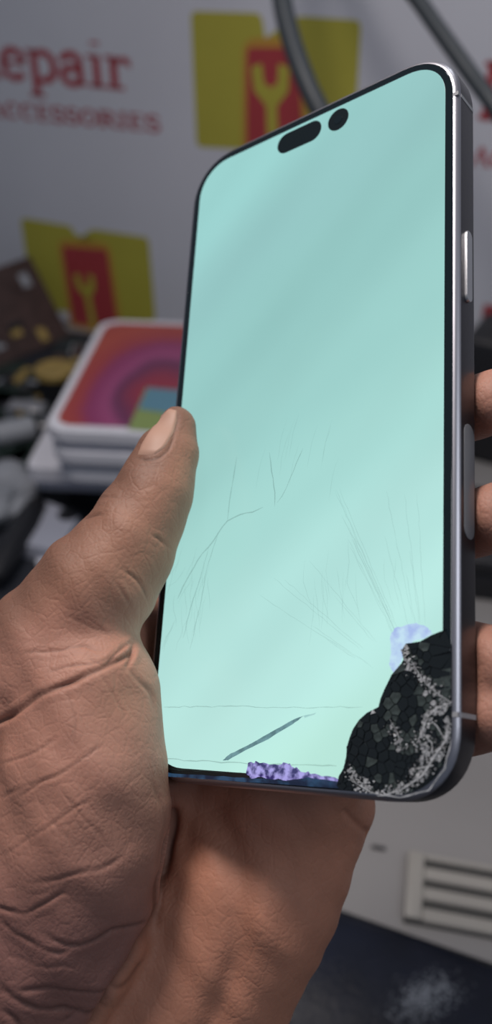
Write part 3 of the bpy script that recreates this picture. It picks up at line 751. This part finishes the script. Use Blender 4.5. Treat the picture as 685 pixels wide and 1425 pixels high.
fingers = [behind([(250,890,-24,56),(290,800,-25,50),(478,650,-30,46),(600,585,-23,45),(690,556,-14.5,45)]),
           behind([(330,960,-26,58),(360,860,-27,51),(530,770,-31,48),(640,735,-23,47),(694,716,-14.5,48)]),
           behind([(390,1020,-26,62),(440,930,-27,54),(560,900,-30,52),(650,915,-22,54),(694,928,-14.5,57)]),
           behind([(430,1080,-25,66),(500,1030,-25,56),(590,1010,-26,51),(660,1000,-20,50),(692,992,-14.5,50)])]
palms = [arm, hypo, hypo2] + palm
def sd_chain(P, ch):
    best = None
    for (a, ra), (b, rb) in zip(ch[:-1], ch[1:]):
        ab = (b - a).astype(np.float32); t = np.clip(((P - a.astype(np.float32)) @ ab) / (ab @ ab), 0, 1)
        d = np.linalg.norm(P - a.astype(np.float32) - t[:, None] * ab, axis=1) - (ra + (rb - ra) * t)
        best = d if best is None else np.minimum(best, d)
    return best
def smin(a, b, k):                                           # smooth union
    h = np.maximum(k - np.abs(a - b), 0) / k; return np.minimum(a, b) - h*h*k*.25
PRf = PR.astype(np.float32); PTf = PT.astype(np.float32)
def sdf(P):
    d = None
    for ch, k in zip(palms, (0, 9, 7, 9, 9, 9, 9)):
        q = sd_chain(P, ch); d = q if d is None else smin(d, q, k)
    f = None
    for ch in fingers:
        q = sd_chain(P, ch); f = q if f is None else smin(f, q, 1.2)
    d = smin(d, f, 6)
    left = np.clip((110 - (342.5 + F * P[:, 0] / -P[:, 2])) / 130, 0, 1)      # the folds fade into full flesh on the outer side
    d = smin(d, smin(sd_chain(P, thenar), sd_chain(P, thumb), 3.0 + 4 * left), 2.6 + 6 * left)
    L = (P - PTf) @ PRf                                   # phone-local coordinates
    q = np.abs(L - np.array([0, 0, -4.35], np.float32)) - np.array([38.8, 80.35, 4.45], np.float32) + 2.5
    bx_ = np.linalg.norm(np.maximum(q, 0), axis=1) + np.minimum(q.max(axis=1), 0) - 2.5
    return np.maximum(d, -(bx_ - .25))
allp = np.array([p for ch in palms + fingers + [thumb, thenar] for p, r in ch]); allr = np.array([r for ch in palms + fingers + [thumb, thenar] for p, r in ch])
lo = (allp - allr[:, None]).min(0) - 3; hi = (allp + allr[:, None]).max(0) + 3
HV = .8; B = 8
dims = (np.ceil((hi - lo) / HV / B).astype(int)) * B
nb = dims // B
bc = np.stack(np.meshgrid(*[(np.arange(n) * B + (B-1)/2) * HV + l for n, l in zip(nb, lo)], indexing='ij'), -1).reshape(-1, 3).astype(np.float32)
cd_ = sdf(bc); Fd = np.repeat(np.repeat(np.repeat((np.sign(cd_) * 50).reshape(nb), B, 0), B, 1), B, 2).astype(np.float32)
rad = HV * B * .5 * math.sqrt(3) + 2.5
act = np.argwhere((np.abs(cd_) < rad).reshape(nb))
loc = np.stack(np.meshgrid(*[np.arange(B)]*3, indexing='ij'), -1).reshape(-1, 3)
for s in range(0, len(act), 600):
    a = act[s:s+600]; idx = (a[:, None, :] * B + loc[None]).reshape(-1, 3)
    Fd[idx[:, 0], idx[:, 1], idx[:, 2]] = sdf((idx * HV + lo).astype(np.float32))
def surface_nets(Fd):
    ins = Fd < 0; n0, n1, n2 = Fd.shape
    sm = np.zeros((n0-1, n1-1, n2-1), np.int8); cor = [(i, j, k) for i in (0, 1) for j in (0, 1) for k in (0, 1)]
    for i, j, k in cor: sm += ins[i:n0-1+i, j:n1-1+j, k:n2-1+k]
    cells = np.argwhere((sm > 0) & (sm < 8)); acc = np.zeros((len(cells), 3)); cnt = np.zeros(len(cells))
    val = {c: Fd[cells[:, 0]+c[0], cells[:, 1]+c[1], cells[:, 2]+c[2]] for c in cor}
    for a in cor:
        for ax in range(3):
            if a[ax]: continue
            b = list(a); b[ax] = 1; b = tuple(b); va, vb = val[a], val[b]; m = (va < 0) != (vb < 0)
            t = np.where(m, va / np.where(m, va - vb, 1), 0); p = np.repeat(np.array(a, float)[None], len(cells), 0); p[:, ax] += t
            acc += p * m[:, None]; cnt += m
    V = cells + acc / cnt[:, None]; vid = np.full(sm.shape, -1, np.int64); vid[cells[:, 0], cells[:, 1], cells[:, 2]] = np.arange(len(cells))
    Q = []
    for ax in range(3):
        sl0 = [slice(None)]*3; sl1 = [slice(None)]*3; sl0[ax] = slice(0, -1); sl1[ax] = slice(1, None)
        e = np.argwhere(ins[tuple(sl0)] != ins[tuple(sl1)]); u, v = [(1, 2), (2, 0), (0, 1)][ax]
        e = e[(e[:, u] > 0) & (e[:, v] > 0) & (e[:, u] < Fd.shape[u]-1) & (e[:, v] < Fd.shape[v]-1)]
        du = np.zeros(3, int); du[u] = 1; dv = np.zeros(3, int); dv[v] = 1
        g = lambda x: vid[x[:, 0], x[:, 1], x[:, 2]]
        q = np.stack([g(e-du-dv), g(e-dv), g(e), g(e-du)], 1); i0 = ins[e[:, 0], e[:, 1], e[:, 2]]
        q[~i0] = q[~i0][:, ::-1]; Q.append(q)
    return V, np.concatenate(Q)
V, Q = surface_nets(Fd)
V = V * HV + lo
Q = Q[(Q >= 0).all(1)]
# refine the visible front: split every quad that faces the camera inside the frame into four
def normals(V, Q):
    n = np.cross(V[Q[:, 2]] - V[Q[:, 0]], V[Q[:, 3]] - V[Q[:, 1]]); vn = np.zeros_like(V)
    for k in range(4): np.add.at(vn, Q[:, k], n)
    return vn / (np.linalg.norm(vn, axis=1, keepdims=True) + 1e-12)
def relax(V, Q, it, lam=.5):
    e = np.concatenate([Q[:, [0, 1]], Q[:, [1, 2]], Q[:, [2, 3]], Q[:, [3, 0]]]); deg = np.bincount(e.ravel(), minlength=len(V))[:, None]
    for _ in range(it):
        s = np.zeros_like(V); np.add.at(s, e[:, 0], V[e[:, 1]]); np.add.at(s, e[:, 1], V[e[:, 0]]); V = V + lam * (s / deg - V)
    return V
V = relax(V, Q, 6)
def subdivide(V, Q):
    e = np.sort(np.concatenate([Q[:, [0, 1]], Q[:, [1, 2]], Q[:, [2, 3]], Q[:, [3, 0]]]), 1)
    ue, inv = np.unique(e, axis=0, return_inverse=True); inv = inv.ravel(); n = len(Q); nv = len(V); ne = len(ue)
    V2 = np.concatenate([V, V[ue].mean(1), V[Q].mean(1)]); E = [nv + inv[k*n:(k+1)*n] for k in range(4)]; C = nv + ne + np.arange(n)
    return V2, np.concatenate([np.stack([Q[:, 0], E[0], C, E[3]], 1), np.stack([E[0], Q[:, 1], E[1], C], 1), np.stack([C, E[1], Q[:, 2], E[2]], 1), np.stack([E[3], C, E[2], Q[:, 3]], 1)])
V, Q = subdivide(V, Q); V = relax(V, Q, 3)
vn = normals(V, Q)
px = 342.5 + F * V[:, 0] / -V[:, 2]; py = 712.5 - F * V[:, 1] / -V[:, 2]; dz = -V[:, 2]
facing = (vn * V).sum(1) / np.linalg.norm(V, axis=1) < -.05
front = facing & (dz < 216)
# folds and creases of the skin: (polyline on the palm, half width px, depth mm, darkening)
creases = [
 ([(184,900),(176,912),(150,926),(118,941),(80,957),(40,977),(0,1004),(-30,1020)], 5, 1.1, .75),
 ([(174,932),(181,914),(184,896)], 3.5, 1.3, .8), ([(146,928),(163,908),(181,895)], 3.5, 1.0, .6),
 ([(178,925),(192,945),(207,965),(217,992)], 4, .6, .3),
 ([(28,912),(70,905),(112,900),(140,906)], 3, .35, .3), ([(60,935),(110,925),(145,918),(160,905)], 3, .35, .35), ([(122,915),(135,925),(148,928)], 2.5, .4, .5),
 ([(130,870),(150,878),(168,880)], 3, .25, .2), ([(95,860),(130,872),(160,890)], 3, .25, .2),
 ([(207,741),(222,752),(236,764)], 3, .5, .5), ([(168,788),(190,808),(207,838)], 3, .5, .5), ([(150,800),(172,826),(186,850)], 3, .25, .2),
 ([(108,722),(125,716),(148,718)], 3, .5, .4), ([(128,700),(150,690),(172,690)], 3, .25, .2),
 ([(186,638),(212,638),(234,622),(246,596),(248,575)], 3, .45, .45),
 ([(0,1066),(38,1049),(78,1030)], 3, .35, .4), ([(25,1108),(60,1088),(100,1066),(146,1036)], 3, .4, .4), ([(0,1110),(30,1098),(55,1083)], 3, .3, .3),
 ([(95,960),(104,1000),(104,1040)], 3, .2, .2), ([(135,935),(160,965),(175,1000)], 3, .2, .2),
 ([(0,1192),(40,1168),(80,1140),(130,1110)], 3, .3, .3), ([(50,1110),(80,1150),(105,1180)], 3, .2, .25), ([(85,1100),(120,1140),(150,1180)], 3, .2, .2), ([(40,1230),(90,1220),(140,1208),(172,1190)], 4, .4, .4),
 ([(-10,1262),(30,1270),(60,1258),(95,1244)], 4, .6, .6), ([(60,1300),(90,1312),(130,1310),(165,1293),(208,1278)], 4, .7, .6), ([(0,1278),(30,1305),(70,1322),(100,1320)], 4, .5, .5),
 ([(0,1375),(25,1392),(60,1402),(110,1408),(150,1400)], 5, .8, .6), ([(20,1375),(80,1378),(150,1378),(180,1360),(200,1330)], 4, .6, .5), ([(0,1400),(18,1412),(30,1435)], 5, .8, .6), ([(80,1425),(110,1410)], 4, .4, .4),
 ([(241,1130),(238,1170),(222,1240),(203,1300),(165,1360),(128,1425),(90,1480)], 7, 2.6, .75),
 ([(215,1085),(222,1120),(226,1160),(215,1210)], 4, .3, .2), ([(0,1330),(50,1342),(110,1345)], 4, .25, .2)]
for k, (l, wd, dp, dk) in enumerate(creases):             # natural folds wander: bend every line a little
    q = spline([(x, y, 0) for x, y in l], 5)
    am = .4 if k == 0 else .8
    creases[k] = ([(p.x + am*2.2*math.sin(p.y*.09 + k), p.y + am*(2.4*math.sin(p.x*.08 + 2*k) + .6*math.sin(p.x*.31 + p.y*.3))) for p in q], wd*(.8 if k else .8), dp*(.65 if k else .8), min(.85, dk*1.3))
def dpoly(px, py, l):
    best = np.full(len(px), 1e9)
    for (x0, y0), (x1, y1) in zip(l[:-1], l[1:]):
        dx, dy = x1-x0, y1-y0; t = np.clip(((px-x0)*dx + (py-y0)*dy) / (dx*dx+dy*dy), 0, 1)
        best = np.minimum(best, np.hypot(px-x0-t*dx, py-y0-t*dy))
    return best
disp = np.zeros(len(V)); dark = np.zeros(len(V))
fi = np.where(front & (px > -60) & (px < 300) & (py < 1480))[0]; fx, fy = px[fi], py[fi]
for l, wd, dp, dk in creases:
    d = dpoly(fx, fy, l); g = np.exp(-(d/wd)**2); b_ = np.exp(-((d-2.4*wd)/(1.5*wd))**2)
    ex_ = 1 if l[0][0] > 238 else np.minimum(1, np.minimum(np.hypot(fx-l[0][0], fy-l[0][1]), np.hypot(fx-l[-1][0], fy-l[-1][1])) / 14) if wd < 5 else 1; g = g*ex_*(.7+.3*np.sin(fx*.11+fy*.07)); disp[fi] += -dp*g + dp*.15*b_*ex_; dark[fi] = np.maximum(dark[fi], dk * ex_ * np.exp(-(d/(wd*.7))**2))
# the fold between the two pads of the heel of the hand, softer
back = facing & (dz >= 190) & (px > 180)
bi = np.where(back)[0]; d = dpoly(px[bi], py[bi], [(300,1130),(322,1190),(335,1260),(330,1330),(300,1425),(270,1500)]); disp[bi] += -1.6*np.exp(-(d/22)**2)
d = dpoly(px[bi], py[bi], [(520,1165),(500,1150),(480,1130)]); disp[bi] += -.6*np.exp(-(d/5)**2)
# gentle lumps of flesh
lump = (.35*np.sin(V[:, 0]*.33+1)*np.sin(V[:, 1]*.27) + .12*np.sin(V[:, 1]*.5+V[:, 0]*.6)) * np.clip((V[:, 1] + 150) / 25, 0, 1)
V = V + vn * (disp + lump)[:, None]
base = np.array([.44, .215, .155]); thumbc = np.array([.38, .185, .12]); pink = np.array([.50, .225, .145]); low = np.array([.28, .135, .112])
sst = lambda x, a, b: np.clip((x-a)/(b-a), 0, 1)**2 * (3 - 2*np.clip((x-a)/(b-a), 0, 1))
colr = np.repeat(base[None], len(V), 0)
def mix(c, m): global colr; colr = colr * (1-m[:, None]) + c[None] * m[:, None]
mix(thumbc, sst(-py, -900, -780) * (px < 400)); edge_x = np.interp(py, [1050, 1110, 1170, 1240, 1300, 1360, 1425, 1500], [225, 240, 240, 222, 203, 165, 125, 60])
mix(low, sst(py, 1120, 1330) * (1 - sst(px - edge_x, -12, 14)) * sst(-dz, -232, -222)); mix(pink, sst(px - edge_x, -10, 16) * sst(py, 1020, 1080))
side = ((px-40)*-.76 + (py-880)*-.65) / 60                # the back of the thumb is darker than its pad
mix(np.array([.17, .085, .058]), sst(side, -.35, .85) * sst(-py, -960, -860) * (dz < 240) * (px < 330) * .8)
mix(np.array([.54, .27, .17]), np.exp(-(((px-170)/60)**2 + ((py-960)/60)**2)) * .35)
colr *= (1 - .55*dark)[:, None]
VW = (CRn @ (V.T / 1000)).T + np.array(CAM)
HO = at(150, 1300, .215)                                                   # origin in the heel of the hand
me = bpy.data.meshes.new('hand'); me.vertices.add(len(VW)); me.vertices.foreach_set('co', (VW - np.array(HO)).astype(np.float32).ravel())
me.loops.add(len(Q)*4); me.loops.foreach_set('vertex_index', Q.astype(np.int32).ravel())
me.polygons.add(len(Q)); me.polygons.foreach_set('loop_start', np.arange(0, len(Q)*4, 4, dtype=np.int32)); me.polygons.foreach_set('loop_total', np.full(len(Q), 4, np.int32))
me.update(calc_edges=True); me.validate(); me.polygons.foreach_set('use_smooth', np.ones(len(me.polygons), bool))
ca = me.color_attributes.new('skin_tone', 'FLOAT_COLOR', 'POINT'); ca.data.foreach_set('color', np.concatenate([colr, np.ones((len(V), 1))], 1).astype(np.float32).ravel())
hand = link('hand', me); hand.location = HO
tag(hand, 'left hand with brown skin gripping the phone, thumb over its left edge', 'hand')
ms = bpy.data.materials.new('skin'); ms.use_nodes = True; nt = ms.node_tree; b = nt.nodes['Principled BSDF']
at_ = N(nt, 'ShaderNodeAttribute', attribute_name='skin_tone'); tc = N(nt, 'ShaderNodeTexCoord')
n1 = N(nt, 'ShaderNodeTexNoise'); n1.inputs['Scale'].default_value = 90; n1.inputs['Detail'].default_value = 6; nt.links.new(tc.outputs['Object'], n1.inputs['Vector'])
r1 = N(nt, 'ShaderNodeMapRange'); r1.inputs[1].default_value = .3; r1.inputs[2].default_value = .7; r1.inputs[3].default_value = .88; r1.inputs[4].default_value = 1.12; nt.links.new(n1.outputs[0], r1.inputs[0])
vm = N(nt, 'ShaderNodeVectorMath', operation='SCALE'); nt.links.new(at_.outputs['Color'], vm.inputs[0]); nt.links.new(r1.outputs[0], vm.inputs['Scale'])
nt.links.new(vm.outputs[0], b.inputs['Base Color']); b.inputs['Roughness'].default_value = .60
b.inputs['Subsurface Weight'].default_value = .12; b.inputs['Subsurface Radius'].default_value = (1, .35, .2); b.inputs['Subsurface Scale'].default_value = .003
mp1 = N(nt, 'ShaderNodeMapping'); mp1.inputs['Rotation'].default_value = (0, .3, .6); mp1.inputs['Scale'].default_value = (1, 1, .55); nt.links.new(tc.outputs['Object'], mp1.inputs[0])
v1 = N(nt, 'ShaderNodeTexVoronoi', feature='DISTANCE_TO_EDGE'); v1.inputs['Scale'].default_value = 330; nt.links.new(mp1.outputs[0], v1.inputs['Vector'])
v2 = N(nt, 'ShaderNodeTexVoronoi', feature='DISTANCE_TO_EDGE'); v2.inputs['Scale'].default_value = 900; nt.links.new(tc.outputs['Object'], v2.inputs['Vector'])
v3 = N(nt, 'ShaderNodeTexVoronoi', feature='DISTANCE_TO_EDGE'); v3.inputs['Scale'].default_value = 150; v3.inputs['Randomness'].default_value = .8
mp3 = N(nt, 'ShaderNodeMapping'); mp3.inputs['Rotation'].default_value = (0, .2, -.7); mp3.inputs['Scale'].default_value = (1, 1, .7)
nn3 = N(nt, 'ShaderNodeTexNoise'); nn3.inputs['Scale'].default_value = 60; nt.links.new(tc.outputs['Object'], nn3.inputs['Vector'])
va3 = N(nt, 'ShaderNodeVectorMath', operation='MULTIPLY_ADD'); nt.links.new(nn3.outputs['Color'], va3.inputs[0]); va3.inputs[1].default_value = (.006,)*3; nt.links.new(tc.outputs['Object'], va3.inputs[2])
nt.links.new(va3.outputs[0], mp3.inputs[0]); nt.links.new(mp3.outputs[0], v3.inputs['Vector'])
s0 = N(nt, 'ShaderNodeMath', operation='MINIMUM'); s0.inputs[1].default_value = .10; nt.links.new(v3.outputs['Distance'], s0.inputs[0])
s1 = N(nt, 'ShaderNodeMath', operation='MINIMUM'); s1.inputs[1].default_value = .12; nt.links.new(v1.outputs['Distance'], s1.inputs[0])
s2 = N(nt, 'ShaderNodeMath', operation='MULTIPLY_ADD'); nt.links.new(v2.outputs['Distance'], s2.inputs[0]); s2.inputs[1].default_value = .25; nt.links.new(s1.outputs[0], s2.inputs[2])
bpn = N(nt, 'ShaderNodeBump'); bpn.inputs['Strength'].default_value = .34; bpn.inputs['Distance'].default_value = .0012
s3 = N(nt, 'ShaderNodeMath', operation='MULTIPLY_ADD'); nt.links.new(s0.outputs[0], s3.inputs[0]); s3.inputs[1].default_value = .9; nt.links.new(s2.outputs[0], s3.inputs[2]); nt.links.new(s3.outputs[0], bpn.inputs['Height']); nt.links.new(bpn.outputs[0], b.inputs['Normal'])
me.materials.append(ms)
print('hand verts', len(V))

# thumbnail: a curved plate laid on the thumb
sel = np.where((py[Q[:, 0]] < 760) & (px[Q[:, 0]] < 330))[0]; sub = Q[sel]
bvh = BVHTree.FromPolygons([Vector(v) for v in VW], [tuple(int(i) for i in q) for q in sub])
axis0, axis1 = (212, 622), (243, 574)                       # along the nail, root to tip
nu, nv = 12, 14; grid = []; 
def nail_edge(s):                                            # left and right border pixel at fraction s (0 root, 1 tip)
    L = [(190, 635), (196, 617), (208, 598), (222, 580), (240, 567)]; R_ = [(214, 634), (232, 622), (242, 604), (247, 586), (246, 569)]
    k = s * 4; i = min(3, int(k)); f = k - i
    return tuple(tuple(A[i][c] + (A[i+1][c]-A[i][c])*f for c in (0, 1)) for A in (L, R_))
for i in range(nv):
    l, r = nail_edge(i / (nv-1)); row = []
    for j in range(nu):
        f = j / (nu-1); x, y = l[0] + (r[0]-l[0])*f, l[1] + (r[1]-l[1])*f
        h = bvh.ray_cast(CAM, ray(x, y).normalized())
        row.append(None if h[0] is None else (h[0], h[1]))
    grid.append(row)
vs = []; ok = True
for i, row in enumerate(grid):
    for j, g in enumerate(row):
        if g is None:
            c = next((row[k] for k in sorted(range(nu), key=lambda k: abs(k-j)) if row[k]), None) or (at(*nail_edge(i/(nv-1))[0], .208), -ray(200, 600))
            g = c
        p, n = g; n = Vector(n); 
        if n.dot(ray(210, 600)) > 0: n = -n
        e_ = min(j, nu-1-j, i, nv-1-i); vs.append(p + n.normalized() * (.00035 if e_ > 0 else -.0002) - Vector(HO))
fs = [(i*nu+j, i*nu+j+1, (i+1)*nu+j+1, (i+1)*nu+j) for i in range(nv-1) for j in range(nu-1)]
nl = link('thumbnail', mesh('thumbnail', vs, fs, True), hand, M['nail']); nl['label'] = 'paler flat thumbnail'
